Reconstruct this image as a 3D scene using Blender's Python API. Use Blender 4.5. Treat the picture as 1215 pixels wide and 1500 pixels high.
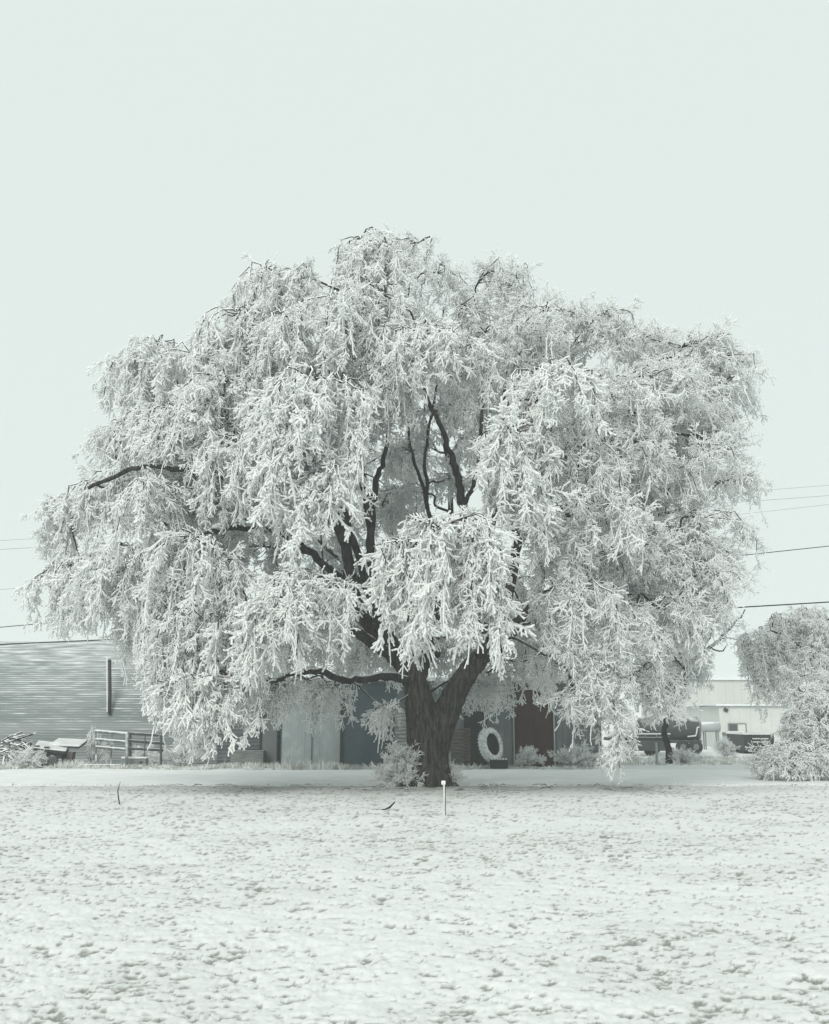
import bpy, bmesh, math, random
import numpy as np
from mathutils import Vector, Matrix, Quaternion, Euler
for o in list(bpy.data.objects): bpy.data.objects.remove(o)
S = bpy.context.scene
random.seed(7); RNG = np.random.default_rng(11)

# ------------------------------------------------------------------ camera
F, TANP, CH = 1600.0, 0.1875, 1.7
PIT = math.atan(TANP)
cam = bpy.data.cameras.new('camera'); camo = bpy.data.objects.new('camera', cam); S.collection.objects.link(camo)
camo.location = (0, 0, CH); camo.rotation_euler = (math.pi/2 + PIT, 0, 0)
cam.sensor_fit = 'VERTICAL'; cam.sensor_height = 36; cam.lens = 36*F/1500
cam.clip_start = 0.1; cam.clip_end = 3000
S.camera = camo
cam.dof.use_dof = False
# ------------------------------------------------------------------ light
SUN_EL, SUN_AZ = math.radians(34), math.radians(200)      # behind the camera, slightly left
w = bpy.data.worlds.new("World"); S.world = w; w.use_nodes = True
nt = w.node_tree; nt.nodes.clear()
out = nt.nodes.new('ShaderNodeOutputWorld'); bg = nt.nodes.new('ShaderNodeBackground')
sky = nt.nodes.new('ShaderNodeTexSky'); sky.sky_type = 'NISHITA'; sky.sun_disc = False
sky.sun_elevation = SUN_EL; sky.sun_rotation = SUN_AZ; sky.dust_density = 5
cl = nt.nodes.new('ShaderNodeRGB'); cl.outputs[0].default_value = (5.12, 5.68, 5.48, 1)   # overcast layer over the sky
mx = nt.nodes.new('ShaderNodeMixRGB'); mx.inputs[0].default_value = 0.96
nt.links.new(sky.outputs[0], mx.inputs[1]); nt.links.new(cl.outputs[0], mx.inputs[2])
nt.links.new(mx.outputs[0], bg.inputs[0]); bg.inputs[1].default_value = 0.098
nt.links.new(bg.outputs[0], out.inputs[0])
sl = bpy.data.lights.new('sun', 'SUN'); sl.energy = 1.5; sl.angle = math.radians(30); sl.color = (1.0, 0.985, 0.95)
so = bpy.data.objects.new('sun', sl); S.collection.objects.link(so)
sd = Vector((math.sin(SUN_AZ)*math.cos(SUN_EL), math.cos(SUN_AZ)*math.cos(SUN_EL), math.sin(SUN_EL)))
so.rotation_euler = sd.to_track_quat('Z', 'Y').to_euler(); so.location = (0, 0, 40)
S.view_settings.view_transform = 'Standard'; S.view_settings.look = 'None'
S.view_settings.exposure = 0.63; S.view_settings.gamma = 1; S.view_settings.use_curve_mapping = False
S.render.engine = 'CYCLES'
S.cycles.max_bounces = 10; S.cycles.diffuse_bounces = 8; S.cycles.transmission_bounces = 6; S.cycles.volume_bounces = 1

# ------------------------------------------------------------------ helpers
def at(px, py, Y):
    dx = (px-607.5)/F; dy = (750-py)/F
    d = (dx, math.cos(PIT)-dy*math.sin(PIT), math.sin(PIT)+dy*math.cos(PIT))
    k = Y/d[1]
    return Vector((d[0]*k, Y, CH+d[2]*k))
def ppm(Y): return F/(Y*math.cos(PIT)*1.02)
def tag(o, label=None, cat=None, group=None, kind=None):
    if label: o['label'] = label
    if cat: o['category'] = cat
    if group: o['group'] = group
    if kind: o['kind'] = kind
    return o
def empty(name, loc, rz=0, **k):
    o = bpy.data.objects.new(name, None); S.collection.objects.link(o)
    o.location = loc; o.rotation_euler = (0, 0, rz); o.empty_display_size = .3
    bpy.context.view_layer.update() if False else None
    return tag(o, **k)
def M4(o):
    return Matrix.Translation(o.location) @ o.rotation_euler.to_matrix().to_4x4()
class MB:
    def __init__(s): s.v = []; s.f = []; s.n = 0
    def add(s, v, f):
        v = np.asarray(v, float); s.v.append(v); n = s.n
        s.f += [tuple(i+n for i in q) for q in f]; s.n += len(v); return s
    def box(s, c, d, rot=None, j=0):
        x, y, z = d[0]/2, d[1]/2, d[2]/2
        v = np.array([(-x,-y,-z),(x,-y,-z),(x,y,-z),(-x,y,-z),(-x,-y,z),(x,-y,z),(x,y,z),(-x,y,z)])
        if j: v = v + RNG.uniform(-j, j, v.shape)
        if rot is not None: v = v @ np.array(Euler(rot).to_matrix()).T
        return s.add(v+np.array(c), [(0,3,2,1),(4,5,6,7),(0,1,5,4),(1,2,6,5),(2,3,7,6),(3,0,4,7)])
    def tube(s, pts, rad, n=6, cap=True):
        P = np.array([tuple(p) for p in pts], float); m = len(P)
        R = np.full(m, rad, float) if np.isscalar(rad) else np.asarray(rad, float)
        T = np.gradient(P, axis=0); T /= np.linalg.norm(T, axis=1, keepdims=True)+1e-9
        a = np.cross(T[0], (0.31, 0.17, 0.93))
        if np.linalg.norm(a) < 1e-3: a = np.cross(T[0], (1, 0, 0))
        a /= np.linalg.norm(a)
        ang = np.linspace(0, 2*math.pi, n, endpoint=False); V = []
        for i in range(m):
            a = a-T[i]*np.dot(a, T[i]); a /= np.linalg.norm(a)+1e-9; b = np.cross(T[i], a)
            V.append(P[i]+R[i]*(np.cos(ang)[:,None]*a+np.sin(ang)[:,None]*b))
        f = [(i*n+k, i*n+(k+1)%n, (i+1)*n+(k+1)%n, (i+1)*n+k) for i in range(m-1) for k in range(n)]
        if cap: f += [tuple(range(n-1, -1, -1)), tuple((m-1)*n+k for k in range(n))]
        return s.add(np.concatenate(V), f)
    def lathe(s, prof, n=24, ax='z', c=(0,0,0), closed=False):
        m = len(prof); V = []
        for r, h in prof:
            for k in range(n):
                t = 2*math.pi*k/n; x, y = r*math.cos(t), r*math.sin(t)
                V.append((x,y,h) if ax == 'z' else ((h,x,y) if ax == 'x' else (x,h,y)))
        f = [(i*n+k, i*n+(k+1)%n, (i+1)*n+(k+1)%n, (i+1)*n+k) for i in range(m-1) for k in range(n)]
        if closed: f += [((m-1)*n+k, (m-1)*n+(k+1)%n, (k+1)%n, k) for k in range(n)]
        else: f += [tuple(range(n-1,-1,-1)), tuple((m-1)*n+k for k in range(n))]
        return s.add(np.array(V)+np.array(c), f)
    def build(s, name, mat, parent=None, smooth=False, loc=None, bevel=0):
        me = bpy.data.meshes.new(name)
        me.from_pydata(np.concatenate(s.v).tolist(), [], s.f)
        me.materials.append(mat)
        bm = bmesh.new(); bm.from_mesh(me)
        if len(bm.faces) < 60000: bmesh.ops.recalc_face_normals(bm, faces=bm.faces)
        if bevel: bmesh.ops.bevel(bm, geom=bm.edges[:], offset=bevel, segments=1, affect='EDGES')
        bm.to_mesh(me); bm.free()
        if smooth: me.polygons.foreach_set('use_smooth', np.ones(len(me.polygons), bool))
        o = bpy.data.objects.new(name, me); S.collection.objects.link(o)
        if parent: o.parent = parent
        if loc is not None: o.location = loc
        return o
def share(o, parent, loc, rot=(0,0,0), name=None):
    c = o.copy(); S.collection.objects.link(c); c.parent = parent; c.location = loc; c.rotation_euler = rot
    return c
def hsh(ix, iy, seed):
    h = (ix.astype(np.int64)*374761393+iy.astype(np.int64)*668265263+seed*982451653) & 0xffffffff
    h = ((h ^ (h >> 13))*1274126177) & 0xffffffff
    return ((h ^ (h >> 16)) & 0xffff)/65535.0
def noise(x, y, seed=0):
    ix = np.floor(x); iy = np.floor(y); fx = x-ix; fy = y-iy
    fx = fx*fx*(3-2*fx); fy = fy*fy*(3-2*fy)
    a = hsh(ix,iy,seed); b = hsh(ix+1,iy,seed); c = hsh(ix,iy+1,seed); d = hsh(ix+1,iy+1,seed)
    return (a*(1-fx)+b*fx)*(1-fy)+(c*(1-fx)+d*fx)*fy

# ------------------------------------------------------------------ materials
def mat(name, col, rough=.85, spec=.2, noise_col=None, scale=4, stretch=(1,1,1), bump=0, bscale=30, detail=5, lo=.4, hi=.6,
        frost=0, fcol=(.80,.82,.82), metal=0, flo=.1, fhi=.6, fpatch=0, fstretch=(1,1,1), fscale=3, fgain=1.4, sss=0):
    m = bpy.data.materials.new(name); m.use_nodes = True; t = m.node_tree; N = t.nodes; L = t.links
    b = N['Principled BSDF']; b.inputs['Roughness'].default_value = rough
    b.inputs['Specular IOR Level'].default_value = spec; b.inputs['Metallic'].default_value = metal
    tc = N.new('ShaderNodeTexCoord')
    def mp(st):
        q = N.new('ShaderNodeMapping'); q.inputs['Scale'].default_value = st; L.new(tc.outputs['Object'], q.inputs[0]); return q.outputs[0]
    def nz(vec, sc, de=5):
        q = N.new('ShaderNodeTexNoise'); q.inputs['Scale'].default_value = sc; q.inputs['Detail'].default_value = de
        L.new(vec, q.inputs['Vector']); return q.outputs[0]
    def rng(src, a, c):
        q = N.new('ShaderNodeMapRange'); q.inputs[1].default_value = a; q.inputs[2].default_value = c; q.interpolation_type='SMOOTHSTEP'
        L.new(src, q.inputs[0]); return q.outputs[0]
    def mix(f, a, c):
        q = N.new('ShaderNodeMix'); q.data_type = 'RGBA'
        if isinstance(f, float): q.inputs[0].default_value = f
        else: L.new(f, q.inputs[0])
        for i, v in ((6, a), (7, c)):
            if isinstance(v, tuple): q.inputs[i].default_value = (*v, 1)
            else: L.new(v, q.inputs[i])
        return q.outputs[2]
    c = col
    if noise_col: c = mix(rng(nz(mp(stretch), scale, detail), lo, hi), col, noise_col)
    if frost or fpatch:
        g = N.new('ShaderNodeNewGeometry'); sx = N.new('ShaderNodeSeparateXYZ'); L.new(g.outputs['Normal'], sx.inputs[0])
        n1 = nz(mp(fstretch), fscale)
        ad = N.new('ShaderNodeMath'); ad.operation = 'MULTIPLY_ADD'; L.new(n1, ad.inputs[0]); ad.inputs[1].default_value = fgain
        if frost: L.new(sx.outputs[2], ad.inputs[2])
        else: ad.inputs[2].default_value = .0
        sb = N.new('ShaderNodeMath'); sb.operation = 'SUBTRACT'; L.new(ad.outputs[0], sb.inputs[0]); sb.inputs[1].default_value = fgain*.5
        f = rng(sb.outputs[0], flo, fhi)
        fm = N.new('ShaderNodeMath'); fm.operation = 'MULTIPLY'; L.new(f, fm.inputs[0]); fm.inputs[1].default_value = frost or fpatch
        c = mix(fm.outputs[0], c, fcol)
    if isinstance(c, tuple): b.inputs['Base Color'].default_value = (*c, 1)
    else: L.new(c, b.inputs['Base Color'])
    if bump:
        bp = N.new('ShaderNodeBump'); bp.inputs['Strength'].default_value = bump; bp.inputs['Distance'].default_value = .03
        L.new(nz(mp(stretch), bscale, 6), bp.inputs['Height']); L.new(bp.outputs[0], b.inputs['Normal'])
    return m
SNOW = (.80, .82, .82)
m_frost = mat('hoar_frost', (.96,.965,.96), .9, .15, noise_col=(.92,.93,.925), scale=9, bump=.15, bscale=60)
_t = m_frost.node_tree; _p = _t.nodes['Principled BSDF']            # thin rime lets light through
_tr = _t.nodes.new('ShaderNodeBsdfTranslucent'); _tr.inputs[0].default_value = (.96,.975,.97,1)
_mx = _t.nodes.new('ShaderNodeMixShader'); _mx.inputs[0].default_value = .48
_t.links.new(_p.outputs[0], _mx.inputs[1]); _t.links.new(_tr.outputs[0], _mx.inputs[2]); _t.links.new(_mx.outputs[0], _t.nodes['Material Output'].inputs[0])
m_bark = mat('bark', (.030,.028,.026), .95, .1, noise_col=(.095,.09,.085), scale=6, stretch=(3,3,.4), bump=1.0, bscale=9, lo=.35, hi=.7)
m_limb = mat('limb_bark', (.022,.022,.021), .95, .1, noise_col=(.05,.048,.045), scale=5, stretch=(2,2,.6), bump=.6, bscale=14,
             frost=.9, flo=.62, fhi=.85, fscale=2.5)
m_twigbark = mat('frosted_twig_bark', (.028,.028,.027), .95, .1, frost=1, flo=.05, fhi=.35, fscale=5)
m_snow = mat('driveway_snow', (.77,.79,.785), .9, .1, noise_col=(.72,.74,.735), scale=1.2, bump=.3, bscale=8)
m_roof = mat('snowy_roof', (.74,.76,.77), .9, .1, noise_col=(.66,.69,.7), scale=2)

# ------------------------------------------------------------------ ground
TX, TY = at(627, 1149, 28.6).x, 28.6
LAWN = 28.75
def lawn_grid():
    ys = []; y = 3.2
    while y < 30.5: ys.append(y); y += 0.0042*y+ 0.0009*y*y*.1
    ys += list(np.linspace(30.7, 60, 40))+[80,120,200,400,900,1500]
    ys = np.array(ys); n = 620
    u = np.linspace(-1, 1, n)
    X = u[None,:]*(ys[:,None]*.50+.6); Yg = np.repeat(ys[:,None], n, 1)
    return X, Yg
X, Yg = lawn_grid()
h = np.zeros_like(X)
edge = LAWN+.35*(noise(X*.5, X*0+3, 5)-.5)+.08*(noise(X*4, X*0+3, 6)-.5)
near = 1/(1+np.exp((Yg-edge)*6))
wx = X+.08*noise(X*6, Yg*6, 31); wy = Yg+.08*noise(X*6, Yg*6, 32)
n1 = noise(wx*1.1, wy*1.1, 1); n2 = noise(wx*4.0, wy*6.0, 2); n3 = noise(wx*10.5, wy*14.5, 3); n4 = noise(wx*24, wy*31, 4); n5 = noise(wx*38, wy*48, 9)
tuft = .30*n2+.36*n3+.24*n4+.10*n5
patch = noise(X*.55, Yg*.8, 21)*.6+noise(X*1.7, Yg*1.9, 22)*.4
h = near*(.05*(n1-.5) + .066*(tuft-.5) + .012*(n5-.5))
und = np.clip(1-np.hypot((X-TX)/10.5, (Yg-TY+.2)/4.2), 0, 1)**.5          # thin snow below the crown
h -= near*.05*und*(n3-.2)
tg = .14*n2+.30*n3+.37*n4+.19*n5
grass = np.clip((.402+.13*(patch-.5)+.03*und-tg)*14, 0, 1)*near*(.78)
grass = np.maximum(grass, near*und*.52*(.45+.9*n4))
grass = np.maximum(grass, near*.13*np.clip((patch-.45)*5,0,1)*n4)
h = h-(1-near)*.09 + (1-near)*.02*(noise(X*.8,Yg*.8,7)-.5)
V = np.stack([X, Yg, h], -1).reshape(-1, 3); R_, C_ = X.shape
idx = np.arange(R_*C_).reshape(R_, C_)
Fq = np.stack([idx[:-1,:-1], idx[:-1,1:], idx[1:,1:], idx[1:,:-1]], -1).reshape(-1, 4)
me = bpy.data.meshes.new('ground'); me.vertices.add(len(V)); me.vertices.foreach_set('co', V.ravel())
me.loops.add(Fq.size); me.loops.foreach_set('vertex_index', Fq.ravel().astype(np.int32))
me.polygons.add(len(Fq)); me.polygons.foreach_set('loop_start', np.arange(0, Fq.size, 4, dtype=np.int32)); me.polygons.foreach_set('loop_total', np.full(len(Fq), 4, dtype=np.int32))
me.update(); me.validate()
me.polygons.foreach_set('use_smooth', np.ones(len(me.polygons), bool))
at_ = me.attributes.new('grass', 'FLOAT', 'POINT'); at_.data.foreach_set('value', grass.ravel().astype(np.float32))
m_ground = mat('snowy_lawn', (.80,.82,.82), .9, .1, bump=.2, bscale=30)
t = m_ground.node_tree; b = t.nodes['Principled BSDF']
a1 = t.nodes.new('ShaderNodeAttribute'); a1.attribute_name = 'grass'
tcg = t.nodes.new('ShaderNodeTexCoord'); ng = t.nodes.new('ShaderNodeTexNoise'); ng.inputs['Scale'].default_value = 35; ng.inputs['Detail'].default_value = 4
t.links.new(tcg.outputs['Object'], ng.inputs['Vector'])
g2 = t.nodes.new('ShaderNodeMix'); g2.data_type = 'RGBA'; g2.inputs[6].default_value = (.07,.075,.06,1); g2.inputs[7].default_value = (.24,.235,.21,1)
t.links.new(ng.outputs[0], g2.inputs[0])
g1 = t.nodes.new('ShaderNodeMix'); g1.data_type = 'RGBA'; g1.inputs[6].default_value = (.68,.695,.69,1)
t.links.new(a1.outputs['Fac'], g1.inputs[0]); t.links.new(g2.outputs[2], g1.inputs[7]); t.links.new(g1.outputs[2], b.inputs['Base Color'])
me.materials.append(m_ground)
go = bpy.data.objects.new('ground', me); S.collection.objects.link(go); tag(go, kind='structure')
# the snowed-over driveway behind the lawn
mb = MB(); xs = np.linspace(-30, 30, 200); rows = []
for j, yy in enumerate(np.linspace(0, 1, 24)):
    y0 = LAWN+.12+.3*(noise(xs*.5, xs*0+3, 5)-.5); y1 = 38.2+.8*(noise(xs*.4, xs*0, 8)-.5)
    Y = y0+(y1-y0)*yy; z = -.072+.028*noise(xs*.35, Y*1.5, 12)+.012*noise(xs*2.2, Y*3, 13)-.03*(yy==0)-.05*(yy==1)
    rows.append(np.stack([xs, Y, z], -1))
Vd = np.concatenate(rows); n = len(xs)
mb.add(Vd, [(j*n+i, j*n+i+1, (j+1)*n+i+1, (j+1)*n+i) for j in range(23) for i in range(n-1)])
tag(mb.build('driveway', m_snow, smooth=True), kind='structure')
# dry grass tips that stick out of the snow
m_blade = mat('dry_grass', (.16,.16,.12), .9, .1, noise_col=(.46,.46,.43), scale=3)
gv, gf = [], []
cand = np.argwhere((grass > .35) & (Yg < 28.9) & (Yg > 5.2) & (np.abs(X) < Yg*.42+.5))
sel = cand[RNG.choice(len(cand), 16000)]
for k, (i, j) in enumerate(sel):
    x, y, z = X[i,j], Yg[i,j], h[i,j]; a = RNG.uniform(0, 6.28); hh = RNG.uniform(.008, .03); wd = RNG.uniform(.0012, .003)*(1+y/14)
    lx, ly = RNG.normal(0, .02, 2); ca, sa = math.cos(a)*wd, math.sin(a)*wd
    x += RNG.normal(0,.012); y += RNG.normal(0,.012)
    gv += [(x-ca,y-sa,z-.01),(x+ca,y+sa,z-.01),(x+lx,y+ly,z+hh)]; gf.append((3*k,3*k+1,3*k+2))
me = bpy.data.meshes.new('lawn_grass'); me.from_pydata(gv, [], gf); me.materials.append(m_blade)
lg = bpy.data.objects.new('lawn_grass', me); S.collection.objects.link(lg)
tag(lg, 'dry grass tips poking through thin snow on the lawn', 'grass', kind='stuff')

# ------------------------------------------------------------------ frosted twig sprays (instanced)
def wob(p0, d, L, n, droop, wig, rng):
    pts = [np.array(p0, float)]; d = np.array(d, float); d /= np.linalg.norm(d)
    for i in range(n):
        d = d+rng.normal(0, wig, 3)+np.array((0,0,-droop/n)); d /= np.linalg.norm(d); pts.append(pts[-1]+d*L/n)
    return pts, d
def make_sprig(kind, seed):
    rng = np.random.default_rng(seed); mb = MB()
    if kind == 'thick': L, r, nf, ns = .62, .0185, 13, 5
    elif kind == 'thin': L, r, nf, ns = .60, .0125, 12, 4
    else: L, r, nf, ns = 1.05, .0155, 8, 5
    def finger(p, d, L, r, lv):
        n = (6 if kind == 'strand' else 4) if lv == 0 else 3
        pts, dd = wob(p, d, L, n, 1.2 if kind == 'strand' else .55 if kind == 'thick' else .2, .12 if kind == 'strand' else .22 if kind == 'thick' else .2, rng)
        pts.append(pts[-1]+dd*r*.8)
        R = [r*rng.uniform(.75, 1.3) for _ in pts]; R[0] = r*.8; R[-2] = r*rng.uniform(1., 1.45); R[-1] = r*.45
        mb.tube(pts, R, ns); return pts, dd
    main, _ = finger((0,0,0), (0,0,-1), L, r*1.1, 0)
    for k in range(nf):
        t = rng.uniform(.08, .98)*(len(main)-2); i = int(t); p = main[i]+(main[i+1]-main[i])*(t-i)
        az = rng.uniform(0, 6.28); sp = rng.uniform(.35, 1.5)
        d = (math.cos(az)*sp, math.sin(az)*sp, rng.uniform(-1.3, -.1))
        Lf = rng.uniform(.08, .27)*(1.15 if kind == 'thin' else 1)
        q, dd = finger(p, d, Lf, r*rng.uniform(.75, 1.05), 1)
        for _ in range(rng.integers(0, 3)):
            i = rng.integers(1, len(q)-1); az = rng.uniform(0, 6.28)
            finger(q[i], dd*.7+np.array((math.cos(az), math.sin(az), -.2))*.8, rng.uniform(.05, .14), r*.8, 1)
    me = bpy.data.meshes.new('spray_'+kind); me.from_pydata(np.concatenate(mb.v).tolist(), [], mb.f)
    me.polygons.foreach_set('use_smooth', np.ones(len(me.polygons), bool)); me.materials.append(m_frost)
    return bpy.data.objects.new('spray_'+kind, me)
NV = 7
SPR = [make_sprig('thick', 100+i) for i in range(NV)]+[make_sprig('thin', 200+i) for i in range(NV)]+[make_sprig('strand', 300+i) for i in range(NV)]
ng = bpy.data.node_groups.new('frost_sprays', 'GeometryNodeTree')
ng.interface.new_socket('Geometry', in_out='INPUT', socket_type='NodeSocketGeometry'); ng.interface.new_socket('Geometry', in_out='OUTPUT', socket_type='NodeSocketGeometry')
gi = ng.nodes.new('NodeGroupInput'); gout = ng.nodes.new('NodeGroupOutput')
iop = ng.nodes.new('GeometryNodeInstanceOnPoints'); iop.inputs['Pick Instance'].default_value = True
gti = ng.nodes.new('GeometryNodeGeometryToInstance')
for s in reversed(SPR):
    oi = ng.nodes.new('GeometryNodeObjectInfo'); oi.inputs['Object'].default_value = s; ng.links.new(oi.outputs['Geometry'], gti.inputs[0])
def na(nm, ty):
    q = ng.nodes.new('GeometryNodeInputNamedAttribute'); q.data_type = ty; q.inputs[0].default_value = nm; return q.outputs['Attribute']
e2r = ng.nodes.new('FunctionNodeEulerToRotation'); ng.links.new(na('rot', 'FLOAT_VECTOR'), e2r.inputs[0])
m2p = ng.nodes.new('GeometryNodeMeshToPoints'); ng.links.new(gi.outputs[0], m2p.inputs[0])
ng.links.new(m2p.outputs[0], iop.inputs['Points']); ng.links.new(gti.outputs[0], iop.inputs['Instance'])
ng.links.new(na('vi', 'INT'), iop.inputs['Instance Index']); ng.links.new(e2r.outputs[0], iop.inputs['Rotation']); ng.links.new(na('sc', 'FLOAT'), iop.inputs['Scale'])
ng.links.new(iop.outputs[0], gout.inputs[0])
def crown_object(name, pts, parent):
    """pts: list of (pos, dir, scale, kind 0 thick 1 thin)"""
    n = len(pts); me = bpy.data.meshes.new(name); me.vertices.add(n)
    co = np.array([p[0] for p in pts]); me.vertices.foreach_set('co', co.ravel())
    rot = np.zeros((n,3)); dn = Vector((0,0,-1))
    for i, p in enumerate(pts):
        q = dn.rotation_difference(Vector(p[1])) @ Quaternion((0,0,1), random.uniform(0, 6.283)); rot[i] = q.to_euler()
    a = me.attributes.new('rot', 'FLOAT_VECTOR', 'POINT'); a.data.foreach_set('vector', rot.ravel())
    a = me.attributes.new('sc', 'FLOAT', 'POINT'); a.data.foreach_set('value', np.array([p[2] for p in pts]))
    a = me.attributes.new('vi', 'INT', 'POINT'); a.data.foreach_set('value', np.array([int(p[3])*NV+random.randrange(NV) for p in pts], np.int32))
    me.materials.append(m_frost); me.update()
    o = bpy.data.objects.new(name, me); S.collection.objects.link(o); o.parent = parent
    md = o.modifiers.new('sprays', 'NODES'); md.node_group = ng
    o['kind'] = 'stuff'; return o
def smooth_path(P, n=5):
    P = [np.array(tuple(p), float) for p in P]; out = []
    for i in range(len(P)-1):
        p0 = P[max(i-1,0)]; p1 = P[i]; p2 = P[i+1]; p3 = P[min(i+2, len(P)-1)]
        for k in range(n):
            t = k/n; out.append(.5*((2*p1)+(-p0+p2)*t+(2*p0-5*p1+4*p2-p3)*t*t+(-p0+3*p1-3*p2+p3)*t**3))
    out.append(P[-1]); return out
def grow_clump(hub, rx, ry, hgt, droop, dens, kind, sc, rng, sprays, tw, outdir=(0,0,0), cut=.12):
    """a weeping bough: arms leave the hub, arch outwards and hang down, sprays hang on the arms"""
    hgt = max(hgt-cut, .35*hgt); hub = np.array(hub, float); rx = max(rx, .25); narm = max(5, int(dens*(6+8.5*rx*ry)))
    od = np.array(outdir, float)
    for k in range(narm):
        az = rng.uniform(0, 2*math.pi); re = math.sqrt(rng.uniform(.02, 1.0))*rng.uniform(.85,1.1)
        dx, dy = math.cos(az)*rx*re, math.sin(az)*ry*re
        top = -hgt*.22*re**3*(1 if droop > .5 else .6)                 # dome
        H = hgt*(rng.uniform(.25, 1.0)+.35*(rng.random() < .12))*droop*(1-.25*re)
        n = 8; pts = []
        spread = rng.uniform(1.2, 2.0)
        rise = rng.uniform(.05, .22)*hgt*(1 if droop > .5 else 1.8)
        for i in range(n+1):
            t = i/n; s = math.sin(min(t*spread, 1)*math.pi/2)
            pts.append(hub+np.array((dx*s, dy*s, top*t+rise*math.sin(t*math.pi)*(1-t*.4)-H*t**2.2))+od*t+rng.normal(0, .045, 3)*(t > 0))
        pts = smooth_path(pts, 1)
        tw.tube(pts, np.linspace(.022, .010, len(pts))*sc, 4, False)
        P = np.array(pts); seg = np.linalg.norm(np.diff(P, axis=0), axis=1); Lt = seg.sum(); cum = np.concatenate([[0], np.cumsum(seg)])
        m = max(4, int(Lt/(.145*sc)))
        for q in range(m):
            s = Lt*(.12+.88*(q+rng.uniform(0, 1))/m); i = min(np.searchsorted(cum, s)-1, len(seg)-1); i = max(i, 0)
            u = (s-cum[i])/max(seg[i], 1e-6); p = P[i]+(P[i+1]-P[i])*u; T = (P[i+1]-P[i])/max(seg[i], 1e-6)
            side = rng.normal(0, .7, 3)
            d = T*.9+np.array((0,0,-1.1*droop if droop > .8 else -1.0*(droop-.3)))+side*(1.0 if droop > .5 else 1.15); kk = kind if rng.random() < .86 else 1-kind
            if kind == 0: d[2] = min(d[2], .15)
            d /= np.linalg.norm(d)+1e-9
            if rng.random() < (.28 if kind == 0 else .10): kk = 2; d = d*.35+np.array((0,0,-1)); d /= np.linalg.norm(d)
            sprays.append((p, d, sc*rng.uniform(.5, 1.15)*(.85 if kk == 2 else 1), kk))
class Net:
    def __init__(s): s.P = []; s.R = []
    def add(s, pts, R):
        for p, r in zip(pts, R): s.P.append(np.array(tuple(p), float)); s.R.append(r)
    def nearest(s, hub):
        P = np.array(s.P); d = np.linalg.norm(P-hub, axis=1)+np.maximum(P[:,2]-hub[2]+.3, 0)*1.5-np.array(s.R)*.6
        i = int(np.argmin(d)); return P[i], s.R[i]
def connect(net, hub, tw, rng, r1=.022, rmax=.07):
    hub = np.array(hub, float); p0, r0 = net.nearest(hub); D = np.linalg.norm(hub-p0); r0 = min(r0*.7, max(.028, min(rmax, .018+.018*D)))
    mid = p0*.5+hub*.5+rng.normal(0, .07*D, 3)+np.array((0,0,.10*D)); q1 = p0*.75+hub*.25+rng.normal(0, .05*D, 3)+np.array((0,0,.03*D))
    pts = smooth_path([p0, q1, mid, hub], 4); R = np.linspace(r0, r1, len(pts))
    tw.tube(pts, R, 5, False); net.add(pts[1:], R[1:])

# ------------------------------------------------------------------ the big tree
BT = empty('frosted_tree', (TX, TY, 0), label='huge spreading tree in thick white hoar frost with a dark forked trunk', cat='tree')
O = np.array((TX, TY, 0.0))
def tp(px, py, dY=0): return np.array(tuple(at(px, py, TY+dY)))-O
def px2m(p, Y=TY): return p/ppm(Y)
# trunk: base flare, left stem, right stem blended by voxel remesh
mb = MB()
stemL = smooth_path([tp(627,1168), tp(627,1149), tp(626,1120), tp(623,1085), tp(618,1050), tp(612,1015), tp(604,985,-.1), tp(594,962,-.15)], 4)
mb.tube(stemL, np.interp(np.linspace(0,1,len(stemL)), [0,.14,.28,.45,.6,.75,.9,1], [.68,.56,.50,.47,.40,.33,.30,.22]), 14)
stemR = smooth_path([tp(636,1120,.05), tp(641,1085,.05), tp(650,1055,.05), tp(664,1022,.05), tp(682,990,.1), tp(706,962,.15), tp(730,938,.2)], 4)
mb.tube(stemR, np.interp(np.linspace(0,1,len(stemR)), [0,.3,.55,.8,1], [.36,.36,.32,.26,.19]), 12)
for a in range(7):   # root flare
    an = a*.9+.3; c, s_ = math.cos(an), math.sin(an)
    mb.tube([(0.30*c,.30*s_,.55),(.42*c,.42*s_,.25),(.60*c,.60*s_,.02),(.85*c,.85*s_,-.15)], [.20,.19,.14,.08], 8)
trk = mb.build('trunk', m_bark, BT, smooth=True)
md = trk.modifiers.new('r', 'REMESH'); md.mode = 'VOXEL'; md.voxel_size = .035; md.use_smooth_shade = True
md = trk.modifiers.new('s', 'SMOOTH'); md.factor = .8; md.iterations = 8
tex = bpy.data.textures.new('bark_relief', 'CLOUDS'); tex.noise_scale = .16; tex.noise_depth = 4
md = trk.modifiers.new('d', 'DISPLACE'); md.texture = tex; md.strength = .10; md.mid_level = .5
net = Net(); 
def limb(path, r0, r1, n=5, sides=8, parent=None, name='limb', mat_=None, net_=None):
    pts = smooth_path(path, n); k = len(pts); R = np.interp(np.linspace(0,1,k), [0,1], [r0,r1])*(1+RNG.normal(0,.05,k))
    pts = [pts[0]]+[p+RNG.normal(0, .02, 3) for p in pts[1:-1]]+[pts[-1]]
    b_ = MB().tube(pts, R, sides); o = b_.build(name, mat_ or m_limb, parent or BT, smooth=True); (net_ or net).add(pts, R); return pts
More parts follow.
